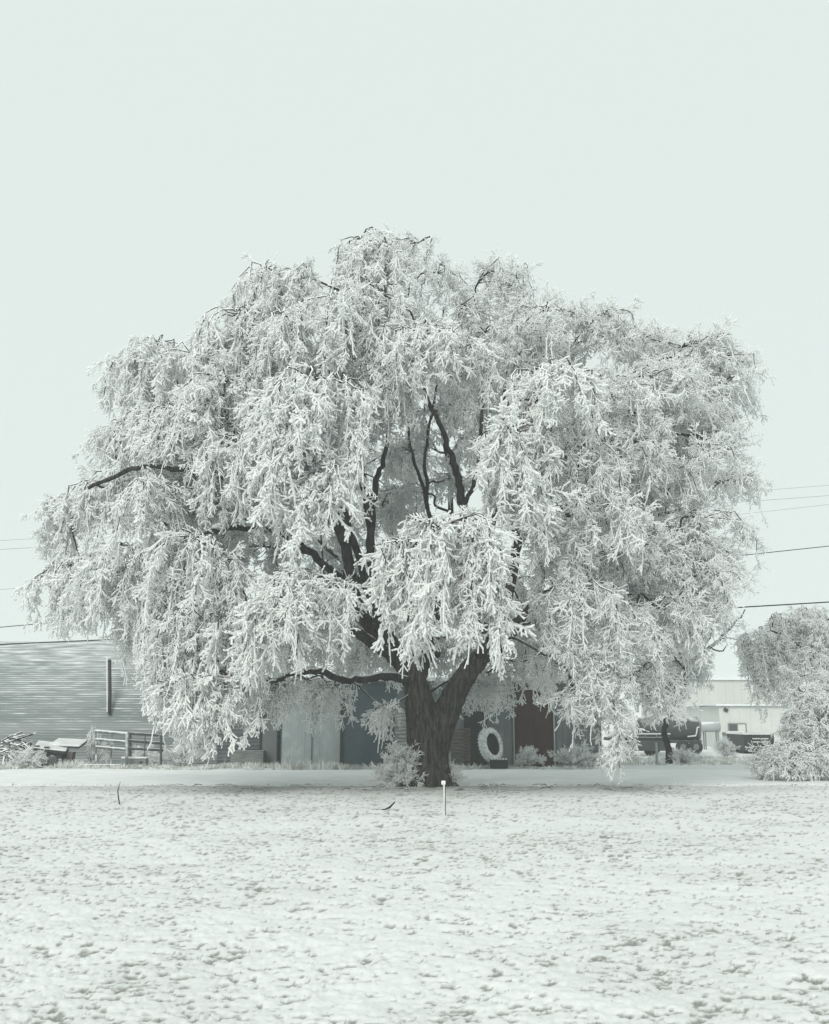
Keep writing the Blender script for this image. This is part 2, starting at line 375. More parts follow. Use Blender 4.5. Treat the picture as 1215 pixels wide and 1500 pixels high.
limbs = [
 ([(600,985,-.1),(575,962,-.3),(540,938,-.7),(502,912,-1.2),(465,885,-1.8),(430,850,-2.4)], .19,.07),
 ([(602,990,0),(572,945,.1),(553,890,.1),(545,830,0),(543,770,-.1),(550,710,-.1),(562,672,0),(572,610,.2)], .21,.035),
 ([(543,770,-.1),(532,700,-.4),(522,620,-.8),(514,540,-1.0),(520,470,-1.0),(532,390,-.8)], .12,.03),
 ([(590,975,.2),(540,915,.5),(516,860,.6),(506,800,.6),(492,720,.6),(455,640,.3),(410,560,0),(380,480,-.2),(370,410,-.2)], .20,.04),
 ([(506,800,.6),(480,740,.3),(440,690,-.2),(395,650,-.8),(330,600,-1.3),(260,560,-1.5)], .11,.04),
 ([(520,870,.5),(480,830,.0),(445,802,-.6),(410,780,-1.3),(360,772,-1.8),(300,782,-2.2),(240,800,-2.4),(170,840,-2.2)], .12,.04),
 ([(480,760,.4),(400,722,-.6),(320,695,-2.2),(270,688,-3.0),(225,683,-3.0),(185,690,-2.6),(130,715,-2)], .11,.045),
 ([(618,1012,0),(596,996,-.35),(570,991,-.7),(540,994,-1.0),(505,996,-1.4),(470,985,-1.9),(435,984,-2.3),(395,996,-2.8),(350,985,-3.2),(300,960,-3.4)], .13,.045),
 ([(615,1000,.3),(640,930,.9),(642,860,1.2),(635,790,1.3),(626,740,1.3),(612,690,1.3),(600,640,1.3),(590,560,1.2)], .11,.022),
 ([(626,745,1.3),(624,700,1.2),(625,650,1.3),(640,560,1.5),(650,450,1.5)], .06,.02),
 ([(722,945,.2),(700,880,.3),(686,810,.3),(679,745,.2),(672,700,.2),(660,665,.2),(648,630,.2),(620,570,.3),(600,480,.3),(600,380,.2)], .165,.018),
 ([(679,745,.2),(700,690,.5),(705,620,.8),(708,540,.9),(700,440,1.0)], .07,.025),
 ([(728,940,.2),(742,880,.2),(756,810,.1),(762,765,0),(780,720,-.3),(820,670,-.8),(860,620,-1),(905,570,-1.2)], .17,.05),
 ([(728,940,.2),(775,895,.4),(830,850,.5),(890,812,.5),(930,805,.3),(975,822,.2),(995,835,.2)], .16,.045),
 ([(700,962,.0),(745,930,-.5),(800,905,-1.2),(860,890,-1.8),(920,900,-2.2)], .13,.045),
 ([(762,790,0),(820,760,.2),(880,735,.0),(915,742,-.2),(960,755,-.1),(1030,735,.2)], .10,.035),
 ([(820,670,-.8),(880,655,-.9),(940,640,-1.0),(1005,635,-.8),(1050,650,-.4)], .07,.03),
 ([(758,800,.1),(745,700,1.2),(735,600,1.2),(752,520,1.0),(765,450,.8)], .08,.022),
 ([(860,620,-1),(900,570,-.5),(960,530,.2),(1010,520,.6)], .055,.025),
 ([(735,600,1.2),(790,540,1.2),(850,500,1.2),(900,490,1)], .06,.025),
 ([(708,950,.4),(735,930,2),(800,900,3.8),(860,830,5)], .13,.05),
 ([(600,970,.4),(560,900,2.2),(500,820,4.2),(420,760,5.5)], .14,.05),
 ([(610,985,.4),(640,880,2.4),(660,720,4),(640,600,4.5)], .14,.05),
 ([(640,960,-.1),(632,900,-1.2),(640,840,-2.6),(645,790,-4.2)], .10,.05),
 ([(553,890,.1),(520,800,-1.2),(490,700,-2.6),(465,600,-3.8),(460,575,-4.2)], .11,.05),
 ([(700,880,.3),(720,780,-1),(745,690,-2.6),(760,640,-3.6)], .10,.045),
]
for L, a, b_ in limbs: limb([tp(*p) for p in L], a, b_)
# boughs: (px, py of the hub, half width px, hang px, depth m, kind, droop)
front = [
 (645,775,100,185,-5.2,0,1),(600,800,55,150,-5.0,0,1),(690,800,50,150,-5.0,0,1),(455,848,75,112,-4.8,0,1),(410,880,48,100,-4.6,0,1),(495,862,40,75,-4.2,0,1),
 (455,560,78,180,-4.6,0,1),(500,560,45,160,-4.6,0,1),(430,640,52,140,-4.6,0,1),(480,690,52,110,-4.5,0,1),
 (530,350,58,150,-1.2,0,1),(570,370,60,130,-1.5,0,1),(615,355,45,110,0,1,.7),(500,440,70,120,-3,0,1),(560,430,60,110,-2.6,0,1),(640,400,40,90,.5,1,.6),
 (390,400,52,130,-1,0,1),(440,400,40,110,-1.5,0,1),(350,460,55,140,-2,0,1),(420,470,60,120,-3,0,1),
 (230,503,62,100,-.8,0,1),(200,530,42,90,-.5,0,1),(290,520,60,130,-2.4,0,1),(330,560,65,130,-3,0,1),(245,600,60,110,-2.4,0,1),
 (345,650,70,120,-3.4,0,1),(280,600,60,90,-2.8,0,1),
 (165,705,62,120,-1,0,1),(110,735,42,110,-.3,0,1),(220,710,55,130,-3.2,0,1),(100,830,42,100,-.4,0,1),(140,820,58,88,-1.4,0,1),(192,800,58,110,-2.6,0,1),
 (290,790,62,120,-3.4,0,1),(252,850,56,115,-2.9,0,1),(330,820,52,130,-3.2,0,1),(268,920,48,130,-3,0,1),(320,910,58,150,-3.5,0,1),(370,900,42,130,-3,0,1),
 (272,1000,34,80,-3,0,1),(300,990,42,130,-3.6,0,1),(350,1000,38,100,-3.6,0,1),(245,950,32,90,-2.4,0,1),
 (450,995,34,90,1.4,1,1),(490,1005,36,75,1.2,1,1),(420,1000,28,50,-2,0,1),
 (620,490,70,110,-3,0,1),(680,505,48,100,-2.4,0,1),(590,540,46,80,-2.8,0,1),
 (800,545,72,100,-4,0,1),(745,630,62,130,-4.4,0,1),(780,590,56,100,-4.2,0,1),(765,700,42,90,-4,0,.9),
 (700,415,35,150,.6,1,.5),(745,425,38,150,.4,1,.5),(800,455,58,110,-.4,1,.7),(870,470,55,110,0,1,.6),(905,475,30,60,.3,1,.5),
 (1000,508,42,90,.4,1,.6),(1050,525,42,80,.6,1,.6),(950,550,70,120,-1.4,1,.7),(880,570,72,110,-2.4,1,.8),(1000,612,52,80,.2,1,.5),
 (930,650,76,110,-2.2,1,.7),(850,660,66,120,-3.2,1,.85),(1045,645,32,50,.2,1,.45),(1045,708,42,45,.2,1,.45),(985,700,72,100,-1,1,.6),
 (870,740,76,120,-3.2,1,.8),(800,770,58,120,-3.2,1,.85),(982,785,44,90,.2,1,.6),(930,800,66,120,-1.8,1,.7),
 (850,860,72,130,-3.2,1,.85),(790,870,50,120,-2.6,1,.9),(920,900,66,130,-2.2,1,.8),(972,885,38,110,0,1,.8),
 (870,960,66,120,-3,1,.9),(940,980,52,110,-1.8,1,.9),(800,960,42,80,-1.8,1,.9),(895,1030,34,100,-2.8,1,1),(840,1010,42,75,-2.8,1,1),(955,1000,30,60,-.4,1,.9),
 (385,800,46,80,1.0,1,.9),(335,775,40,80,1.6,1,.9),(950,985,34,60,-.6,1,.9),(975,1008,18,30,-.2,1,.9),(540,940,50,60,1.5,1,.9),(670,925,44,60,1.6,1,.9),(672,450,40,90,.5,1,.8),(660,520,40,80,.8,1,.7),(1078,706,16,22,.2,1,.3),(1062,560,20,30,.4,1,.4),(1030,505,24,34,.5,1,.35),(640,600,56,80,1.6,1,.6),(600,660,40,70,1.8,1,.6),(705,650,36,70,1.3,1,.6),(660,700,30,50,1.6,1,.6),(520,760,36,60,1.4,1,.8),(790,790,36,60,1.5,1,.6),
 (560,925,44,70,2.2,1,.9),(500,930,40,60,2.6,1,.9),(650,935,40,70,2.4,1,.9),(700,925,34,70,3,1,.9),(600,930,34,70,3.2,1,.9),(770,920,40,80,2,1,.9),(740,850,40,80,2.6,1,.7),(600,860,46,80,4,1,.7),(690,640,44,90,3.6,1,.6),(560,740,40,80,4,1,.7),(600,640,44,80,4.5,1,.6),
 (715,985,38,80,1.4,1,.9),(760,970,40,70,1.0,1,.9),(680,1000,26,50,1.4,1,.9),(572,1035,13,34,-.4,0,1)]
rng = np.random.default_rng(5); sprays = []; tw = MB(); brm = MB()
hubs = []
for c in front: hubs.append((tp(c[0], c[1], c[4]), c))
# fill for the rest of the crown, behind and inside
poly = [(230,1040),(190,960),(95,900),(90,830),(95,750),(200,670),(190,590),(195,530),(330,480),(365,410),(470,390),(500,355),(620,360),(660,420),(770,430),(900,480),(1060,530),(1070,640),(1080,710),(1030,760),(1040,860),(1010,1000),(900,1010),(800,970),(745,1000),(700,960),(640,900),(560,960),(500,960),(420,930),(350,1020)]
def inside(x, y):
    c = False
    for i in range(len(poly)):
        x1, y1 = poly[i]; x2, y2 = poly[i-1]
        if (y1 > y) != (y2 > y) and x < (x2-x1)*(y-y1)/(y2-y1)+x1: c = not c
    return c
holes = [(545,790,50,150),(640,690,55,75),(515,860,40,90),(700,910,60,50),(560,960,60,40),(780,790,30,40),(700,760,40,50),(215,760,10,10)]
cnt = 0; tries = 0
while cnt < 104 and tries < 4000:
    tries += 1
    x, y = rng.uniform(80, 1090), rng.uniform(350, 1020)
    if not inside(x, y) or y > (940 if x > 380 else (880 if x > 240 else 800)): continue
    rr = math.sqrt(max(0, 1-((x-600)/520)**2))*math.sqrt(max(0, 1-((y-850)/560)**2)) ; dY = rng.uniform(.8, 1.5+5.5*rr)
    if dY < 2.6 and any(((x-a)/c)**2+((y+25-b)/d)**2 < 1 for a, b, c, d in holes) : continue
    k = (x, y, rng.uniform(45, 72), rng.uniform(70, 100), dY, 1, .85 if x < 500 else .6); cnt += 1
    hubs.append((tp(x, y, dY), k))
# front-interior fillers, away from the holes
cnt = 0
while cnt < 46:
    x, y = rng.uniform(120, 1050), rng.uniform(420, 900)
    if not inside(x, y) or any(((x-a)/(c+30))**2+((y+30-b)/(d+30))**2 < 1 for a, b, c, d in holes): continue
    k = (x, y, rng.uniform(42, 62), rng.uniform(80, 110), rng.uniform(-2, .5), 0 if x < 600 else 1, 1. if x < 600 else .7); cnt += 1
    hubs.append((tp(x, y, k[4]), k))
hubs.sort(key=lambda q: np.linalg.norm(q[0]-np.array((0,0,5))))
for hub, c in hubs:
    connect(net, hub, brm, rng, .028, .085)
    Y = TY+c[4]; rx = px2m(c[2], Y); hg = px2m(c[3], Y)
    od = np.array((hub[0], hub[1], 0)); od = od/(np.linalg.norm(od)+1e-6)*(.25 if c[6] > .8 else .5)
    if c[6] <= .8: od[2] = .15
    grow_clump(hub, rx, max(rx*.85, .7), hg, c[6], .55 if c[4] > 3.3 else (.72 if c[5] else 1.05), c[5], (1.12 if c[4] < -3.9 else rng.uniform(.85, 1.1)) if c[5] == 0 else rng.uniform(.8, 1.05), rng, sprays, tw, od, .12 if (c[1]+c[3] < 1015) else .45)
tw.build('twigs', m_twigbark, BT)['kind'] = 'stuff'; brm.build('branches', m_limb, BT, smooth=True)['kind'] = 'stuff'
crown_object('crown', sprays, BT)
print('SPRAYS', len(sprays))

# ------------------------------------------------------------------ other trees and shrubs
def small_tree(name, label, base, limbdefs, clumps, Y0, kindp='tree', twig_r=1, sc=.8, seed=1, group=None, cut=.1):
    root = empty(name, base, label=label, cat=kindp, group=group); O_ = np.array(tuple(base)); rng = np.random.default_rng(seed)
    nt_ = Net(); spr = []; t_ = MB(); first = True
    for L, a, b_ in limbdefs:
        limb([np.array(tuple(at(p[0], p[1], Y0+p[2])))-O_ for p in L], a, b_, parent=root, name='trunk' if first else 'limb', net_=nt_,
             mat_=m_limb); first = False
    for c in clumps:
        hub = np.array(tuple(at(c[0], c[1], Y0+c[4])))-O_
        if nt_.P: connect(nt_, hub, t_, rng, .015, .04)
        else: nt_.add([np.zeros(3)], [.05]); connect(nt_, hub, t_, rng, .015, .04)
        rx = px2m(c[2], Y0); hg = px2m(c[3], Y0)
        grow_clump(hub, rx, max(rx*.8, .4), hg, c[6], c[7] if len(c) > 7 else 1., c[5], sc, rng, spr, t_, (0,0,0), cut)
    t_.build('twigs', m_twigbark, root)['kind'] = 'stuff'; crown_object('crown', spr, root); return root
Y2 = 43.6
r2 = random.Random(3)
cl2 = [(r2.uniform(955,1028), r2.uniform(790,985), r2.uniform(18,30), r2.uniform(28,50), r2.uniform(-1.2,1.5), 1, .55, .6) for _ in range(26)]
small_tree('leaning_tree', 'smaller frosted tree with a thin leaning trunk beside the tank trailer', at(979,1115,Y2),
  [([(981,1118,0),(979,1095,0),(974,1075,0),(977,1055,0),(988,1038,0),(1000,1013,0),(1006,985,0),(1020,960,0)], .14,.06),
   ([(1020,960,0),(1045,945,0),(1065,925,0),(1085,903,0),(1092,893,0)], .08,.02),([(1042,948,0),(1062,935,.2),(1086,938,.3)], .04,.015),
   ([(1008,985,0),(990,940,.2),(985,880,.3),(990,820,.4)], .07,.02),([(1020,960,0),(1015,900,-.3),(1030,840,-.4)], .06,.02),
   ([(1040,948,0),(1056,954,0),(1064,946,0)], .04,.015),([(1030,955,0),(1045,915,.1),(1052,870,.1),(1060,840,.2)], .045,.012),([(1008,985,0),(980,950,-.2),(962,900,-.2)], .05,.015)], cl2, Y2, sc=.75, seed=31)
Y3 = 38
cl3 = [(1110+26*i%140, 895+ (i*37)%130, 30+(i*7)%10, 60+(i*11)%30, -1+.5*(i%5), 1, .9) for i in range(22)]
r3 = random.Random(8)
cl3 = [(r3.uniform(1150,1330), r3.uniform(895,1010), r3.uniform(22,34), r3.uniform(60,100), r3.uniform(-1.4,1.6), i_%2, .9) for i_ in range(34)]
cl3 += [(1114,925,18,110,-.8,1,1),(1106,950,14,80,-.8,1,1),(1134,905,22,90,-.5,1,1),(1180,893,26,60,0,1,.9),(1140,940,18,80,-.9,1,1),(1095,930,10,60,-.6,1,1)]
small_tree('weeping_tree', 'weeping white frosted tree rising behind the low shrub at the right edge', at(1212,1120,Y3),
  [([(1214,1122,0),(1208,1040,0),(1196,980,0),(1188,930,0)], .2,.07),([(1208,1020,0),(1240,950,0),(1280,910,0)], .1,.04),([(1196,980,0),(1160,935,-.3),(1125,925,-.6)], .07,.03)],
  cl3, Y3, sc=.75, seed=32)
Y4 = 32.2
r4 = random.Random(12)
cl4 = [(r4.uniform(1178,1330), r4.uniform(985,1085), r4.uniform(26,40), r4.uniform(40,60), r4.uniform(-.9,1.2), i_%2, .9) for i_ in range(34)]
cl4 += [(1135,1096,24,40,-.4,1,.9),(1168,1050,24,60,-.4,1,.9),(1180,1015,22,60,-.6,1,.9),(1200,1060,30,70,-1,1,.9),(1160,1088,30,50,-1,1,.9),(1120,1108,16,32,-.2,1,.9),(1145,1108,24,34,-.9,1,.9),(1180,1100,30,40,-1.1,1,.9),(1215,1098,30,42,-1.1,1,.9),(1260,1098,30,42,-1.1,1,.9)]
small_tree('low_shrub', 'broad frosted shrub drooping to the ground at the right edge', at(1215,1137,Y4),
  [([(1190,1142,0),(1180,1100,0),(1165,1050,0)], .06,.03),([(1225,1142,0),(1230,1080,0),(1235,1010,0)], .08,.03),([(1260,1142,0),(1285,1070,0)], .08,.03)], cl4, Y4, 'shrub', sc=.8, seed=33)
def ball_bush(name, label, px, py, Y, rx, hz, n, kind=1, sc=.5, seed=1, up=.3, cat='bush', group=None):
    base = at(px, py, Y); base.z = max(base.z, -.1) if base.z > -.3 else base.z
    root = empty(name, base, label=label, cat=cat, group=group); rng = np.random.default_rng(seed); spr = []; t_ = MB()
    for k in range(n):
        az = rng.uniform(0, 6.28); el = rng.uniform(.1, 1.35); d = np.array((math.cos(az)*math.cos(el)*rx, math.sin(az)*math.cos(el)*rx*.8, math.sin(el)*hz))*rng.uniform(.6, 1.)
        pts = smooth_path([np.zeros(3)+rng.normal(0, .05, 3)*(1,1,0), d*.5+rng.normal(0, .05, 3)+(0,0,.06), d], 3)
        t_.tube(pts, np.linspace(.016, .006, len(pts)), 4, False)
        for q in range(5):
            i = rng.integers(1, len(pts)); T = pts[i]-pts[i-1]; T /= np.linalg.norm(T)+1e-9; dd = T+rng.normal(0, .45, 3)+(0,0,up-.3); dd /= np.linalg.norm(dd)
            spr.append((pts[i], dd, sc*rng.uniform(.6, 1.1), kind))
    t_.build('stems', m_twigbark, root)['kind'] = 'stuff'; crown_object('twig_mass', spr, root); return root
ball_bush('trunk_bush', 'round frosted bush against the left side of the big dark trunk', 590, 1149, 28.3, .72, 1.0, 60, 1, .55, 41)
ball_bush('root_shoots', 'sparse frosted shoots at the right foot of the big trunk', 662, 1148, 28.5, .45, .5, 16, 1, .35, 42, cat='shoots')
ball_bush('yard_bush', 'frosted sapling bush just left of the lit pipe panel', 138, 1124, 41.5, .45, 1.5, 26, 1, .55, 43, .5)
ball_bush('yard_bush', 'frosted bush behind the right end of the pipe panels', 262, 1124, 41.5, .9, 1.3, 40, 1, .55, 44, .4)
ball_bush('yard_bush', 'rounded frosted weed mound seen through the dark pipe panel', 212, 1122, 42, .8, .7, 34, 1, .5, 45, .2)
ball_bush('yard_bush', 'small frosted bush in front of the pale cinder building', 1063, 1112, 50, .5, .85, 30, 1, .5, 46, .4)
ball_bush('yard_bush', 'frosted weeds around the foot of the leaning tree', 1000, 1117, 43.5, .9, .45, 30, 1, .45, 47, .6)
ball_bush('yard_bush', 'brownish frosted weed clump at the blue shed right corner', 842, 1121, 39.6, .9, .75, 36, 1, .5, 48, .5)
ball_bush('yard_bush', 'frosted weed clump at the foot of the dark brown door', 775, 1121, 39.7, .6, .5, 24, 1, .45, 49, .5)

# ------------------------------------------------------------------ arched metal building at the left
m_corr = mat('corrugated_steel', (.155,.18,.18), .6, .3, noise_col=(.23,.25,.25), scale=.6, stretch=(.3,1,3), frost=.9, flo=.50, fhi=1.35,
             fcol=(.80,.83,.83), fstretch=(.55,2.5,5.0), fscale=1.9, fgain=1.7, bump=0)
m_darkwall = mat('dark_steel', (.075,.09,.095), .7, .2, noise_col=(.11,.125,.13), scale=1, stretch=(1,1,4), fpatch=.3, flo=.1, fhi=.5)
m_trim = mat('trim', (.16,.18,.18), .7)
m_black = mat('black_paint', (.018,.020,.021), .6, .3, noise_col=(.03,.033,.034), scale=3, frost=.6, flo=.7, fhi=1.2)
QY = 43.0; QX0, QX1 = -34.0, at(332,1100,QY).x
Q = empty('arched_shed', ((QX0+QX1)/2, QY, -.1), label='long arched corrugated steel shed with frost streaks at the left', cat='shed')
Rr = 5.2; cz = .0; L2 = (QX1-QX0)/2
mb = MB(); prof = []; na_ = 150
for i in range(na_*2+1):
    a = math.pi*(i/(na_*2)); r = Rr+(.008 if i % 2 else -.008)
    prof.append((Rr-math.cos(a)*r, max(-.05, math.sin(a)*r*.97)))
xs_ = np.linspace(-L2, L2, 14); V_ = [(x, y, z) for x in xs_ for y, z in prof]; n = len(prof)
mb.add(V_, [(j*n+i, j*n+i+1, (j+1)*n+i+1, (j+1)*n+i) for j in range(13) for i in range(n-1)])
mb.build('roof', m_corr, Q)
for sx in (-1, 1):
    mb = MB(); v = [(sx*(L2-.05), y, z*.99) for y, z in prof[::6]]+[(sx*(L2-.05), Rr, -.05)]
    mb.add(v, [(i, i+1, len(v)-1) for i in range(len(v)-2)]); mb.build('end_wall', m_darkwall, Q)
pp = at(161, 1039, QY+.3)-Vector(Q.location); pt = at(159, 966, QY+.3)-Vector(Q.location)
vp = MB().tube([(pp.x, pp.y, pp.z-.2), (pp.x-.02, pp.y, pp.z+.6), (pt.x+.05, pp.y, pt.z)], .065, 10)
vp.build('vent_pipe', m_black, Q, smooth=True)
MB().tube([(pp.x-.085, pp.y-.03, pp.z-.1), (pt.x-.05, pp.y-.03, pt.z+.1)], .025, 6).build('pipe_stay', m_frost, Q)
# lean-to with a door frame
LX0, LX1 = at(318,1100,41.6).x, at(412.5,1100,41.6).x
T = empty('lean_to', ((LX0+LX1)/2, 41.6, -.1), label='dark corrugated lean-to with a narrow door between arched shed and blue shed', cat='shed')
wd = (LX1-LX0); mb = MB(); nrow = 44
prof = [((.0 if i % 2 else .03), .07*i) for i in range(nrow)]
V_ = [(x, y, z) for x in (-wd/2, wd/2) for y, z in prof]
mb.add(V_, [(i, i+1, nrow+i+1, nrow+i) for i in range(nrow-1)]); mb.build('front_wall', m_darkwall, T)
MB().box((0, 1.6, 1.5), (wd-.02, 3.1, 2.9)).build('shed_body', m_darkwall, T)
MB().box((0, 1.5, 3.06), (wd+.1, 3.4, .10)).build('roof', m_roof, T)
dxp = at(399,1080,41.6).x-T.location.x
fr = MB(); fr.box((dxp-.42,-.05,.85),(.07,.06,1.9)); fr.box((dxp+.22,-.05,.85),(.07,.06,1.9)); fr.box((dxp-.10,-.05,1.84),(.71,.06,.07)); fr.build('door_frame', m_black, T)
MB().box((dxp-.10,-.02,.85),(.56,.03,1.85)).build('door', m_trim, T)
MB().box((at(364,1112,41.4).x-T.location.x,-.35,.30),(1.2,.5,.55), j=.01).build('step_box', mat('weathered_boards', (.14,.15,.145), .9, noise_col=(.22,.23,.22), scale=3, stretch=(1,1,8), frost=.8, flo=.5, fhi=.9), T)

# ------------------------------------------------------------------ blue-grey shed behind the tree
SY = 40.8
m_lightpanel = mat('pale_steel', (.31,.36,.365), .55, .3, noise_col=(.37,.41,.415), scale=.7, stretch=(1,1,.4), fpatch=.3, flo=-.1, fhi=.5)
m_bluewall = mat('blue_grey_steel', (.055,.082,.095), .6, .3, noise_col=(.08,.11,.12), scale=.6, fpatch=.3, flo=.15, fhi=.7, fscale=1.5)
m_bluewall2 = mat('mid_blue_steel', (.125,.15,.157), .6, .3, noise_col=(.17,.195,.198), scale=.8, fpatch=.35, flo=.1, fhi=.6, fscale=1.5)
m_brown = mat('brown_steel', (.040,.019,.018), .6, .2, noise_col=(.054,.027,.025), scale=.9)
m_seam = mat('seam', (.09,.11,.115), .7)
sx0, sx1 = at(412,1100,SY).x, at(882,1100,SY).x; scx = (sx0+sx1)/2
B = empty('blue_shed', (scx, SY, -.1), label='low blue grey steel shed with pale and dark brown doors behind the trunk', cat='shed')
H = 3.1
def wx_(p): return at(p, 1100, SY).x-scx
def ribbed(name, x0, x1, z0, z1, m, y=0, pitch=.23, parent=B, amp=.02):
    n_ = max(2, int((x1-x0)/pitch)); v = []; 
    for i in range(n_+1):
        xx = x0+(x1-x0)*i/n_
        for q, dy in ((-.022, 0), (-.010, -amp), (.010, -amp), (.022, 0)):
            xq = min(max(xx+q, x0), x1); v.append((xq, y+dy))
    V_ = [(a, b, z) for z in (z0, z1) for a, b in v]; n2 = len(v)
    return MB().add(V_, [(i, i+1, n2+i+1, n2+i) for i in range(n2-1)]).build(name, m, parent)
ribbed('wall', wx_(412), wx_(882), 0, H, m_bluewall2, 0)
MB().box(((wx_(412)+wx_(882))/2, 3.6, H/2-.06), (sx1-sx0-.02, 7.0, H-.12)).build('shed_body', m_bluewall, B)
for a, b_ in ((413,457),(457.5,499)): 
    ribbed('door_panel', wx_(a), wx_(b_), .05, 3.0, m_lightpanel, -.06, .23, B, .007)
MB().box((wx_(457.2), -.095, 1.5), (.03, .02, 2.9)).build('door_seam', m_seam, B)
MB().box((wx_(500.5), -.12, 1.5), (.09, .14, 3.0)).build('door_post', m_black, B)
MB().box((wx_(501)/2+wx_(578)/2, -.05, 1.5), (wx_(578)-wx_(501.5), .05, 3.0)).build('blue_door', m_bluewall, B)
MB().box((wx_(680)/2+wx_(714)/2, -.03, 1.0), (wx_(714)-wx_(680), .04, 2.0)).build('opening_shade_sheet', m_black, B)  # flat black sheet stands in for the shade inside the open bay
ribbed('brown_door', wx_(754), wx_(811), .0, 2.95, m_brown, -.09, .5)
MB().box((wx_(753.2), -.10, 1.45), (.03, .08, 2.9)).build('door_trim', m_lightpanel, B)
MB().box((wx_(812.3), -.10, 1.45), (.05, .08, 2.9)).build('door_trim', m_lightpanel, B)
MB().box(((wx_(745)+wx_(830))/2, -.13, 3.03), (wx_(830)-wx_(740), .10, .10)).build('door_rail', m_trim, B)
rf = MB(); w_ = (sx1-sx0)/2+.25
rf.add([(-w_,-.35,H),(w_,-.35,H),(w_,3.6,H-.05),(-w_,3.6,H-.05),(-w_,7.4,H-.1),(w_,7.4,H-.1),(-w_,-.35,H+.12),(w_,-.35,H+.12),(w_,3.6,H+.07),(-w_,3.6,H+.07),(-w_,7.4,H+.02),(w_,7.4,H+.02)],
  [(0,1,2,3),(3,2,5,4),(6,7,8,9),(9,8,11,10),(0,1,7,6),(4,5,11,10),(0,3,9,6),(3,4,10,9),(1,2,8,7),(2,5,11,8)]); rf.build('roof', m_roof, B)

# ------------------------------------------------------------------ pale far buildings at the right
m_pale = mat('pale_wall', (.55,.56,.53), .85, .1, noise_col=(.51,.52,.495), scale=.4, stretch=(1,1,.2))
m_pale2 = mat('whitewashed_block', (.55,.57,.545), .9, .1, noise_col=(.52,.54,.52), scale=1.2, bump=.3, bscale=12)
m_window = mat('dull_glass', (.05,.06,.062), .3, .5)
def hall(px0, px1, py_top, Y, depth, m, name, label, roofh, ov=.2):
    x0, x1 = at(px0,1095,Y).x, at(px1,1095,Y).x; zt = at((px0+px1)/2, py_top, Y).z
    o = empty(name, ((x0+x1)/2, Y, -.1), label=label, cat='building'); W = x1-x0; Hh = zt+.1
    ribbed('wall', -W/2, W/2, 0, Hh, m, 0, .6, o); MB().box((0, depth/2+.02, Hh/2), (W-.04, depth, Hh)).build('side_walls', m, o)
    v = [(-W/2-ov,-.2,Hh),(W/2+ov,-.2,Hh),(W/2+ov,depth/2,Hh+roofh),(-W/2-ov,depth/2,Hh+roofh),(-W/2-ov,depth,Hh),(W/2+ov,depth,Hh)]
    v += [(a,b,c+.1) for a,b,c in v]
    MB().add(v, [(0,1,2,3),(3,2,5,4),(6,7,8,9),(9,8,11,10),(0,1,7,6),(4,5,11,10),(0,3,9,6),(3,4,10,9),(1,2,8,7),(2,5,11,8)]).build('roof', m_roof, o)
    return o
hall(997, 1420, 996, 84, 14, m_pale, 'warehouse', 'big cream warehouse with a snowy roof standing farthest back at right', .5)
hb = hall(1056, 1300, 1034, 66, 8, m_pale2, 'block_building', 'whitewashed flat building with one small window in front of the warehouse', .05)
bx0 = hb.location
def loc_(px, py, Y, o): 
    p = at(px, py, Y); return (p.x-o.location.x, p.y-o.location.y, p.z-o.location.z)
c1 = loc_(1080,1067,66,hb)
wf = MB(); wf.box((c1[0],-.06,c1[2]),(1.08,.06,.60)); wf = wf.build('window', m_trim, hb)
for s_ in (-1,1): MB().box((c1[0]+s_*.25,-.10,c1[2]),(.44,.03,.46)).build('pane', m_window if s_<0 else m_pale, wf)
MB().box((loc_(1062,1040,66,hb)[0]+.05,-.06,loc_(1060,1040,66,hb)[2]),(.25,.05,.2),rot=(0,.5,0)).build('wall_lamp', m_black, hb)
# grey container and black trailer in front
m_grey = mat('grey_container', (.17,.185,.185), .7, .2, noise_col=(.16,.17,.17), scale=2, frost=.8, flo=.6, fhi=1.)
def boxthing(name, label, cat, px0, px1, py0, py1, Y, depth, m, legs=True):
    a, b_ = at(px0, py1, Y), at(px1, py0, Y); o = empty(name, ((a.x+b_.x)/2, Y, -.1), label=label, cat=cat)
    W = b_.x-a.x; z0, z1 = a.z+.1, b_.z+.1
    MB().box((0, depth/2, (z0+z1)/2), (W, depth, z1-z0)).build('body', m, o, bevel=.02)
    MB().box((0, depth/2, z1+.03), (W+.06, depth+.06, .06)).build('snow_cap', m_frost, o)
    return o, W, z0, z1
o, W, z0, z1 = boxthing('grey_bin', 'small grey steel bin on a pale base beside the black trailer', 'bin', 1068, 1090, 1073, 1089, 58, 1.2, m_grey)
MB().box((0, .6, z0/2-.01), (W*.95, 1.1, z0-.02)).build('base', m_pale2, o)
o, W, z0, z1 = boxthing('black_trailer', 'black box trailer with pale slots beside the frosted shrub', 'trailer', 1091, 1134, 1076, 1100, 55, 3.0, m_black)
for k, (u, v_) in enumerate(((-.1,.55),(.18,.55),(.18,.75),(-.1,.75))):
    MB().box((W*u, -.02, z0+(z1-z0)*v_), (.38, .03, .05)).build('slot', m_pale, o)
for s_ in (-1, 1):
    for yy in (.6, 2.2): MB().lathe([(.05,-.1),(.30,-.1),(.33,-.06),(.33,.06),(.30,.1),(.05,.1)], 18, 'x', (s_*W*.38, yy, .33)).build('wheel', m_black, o, smooth=True)
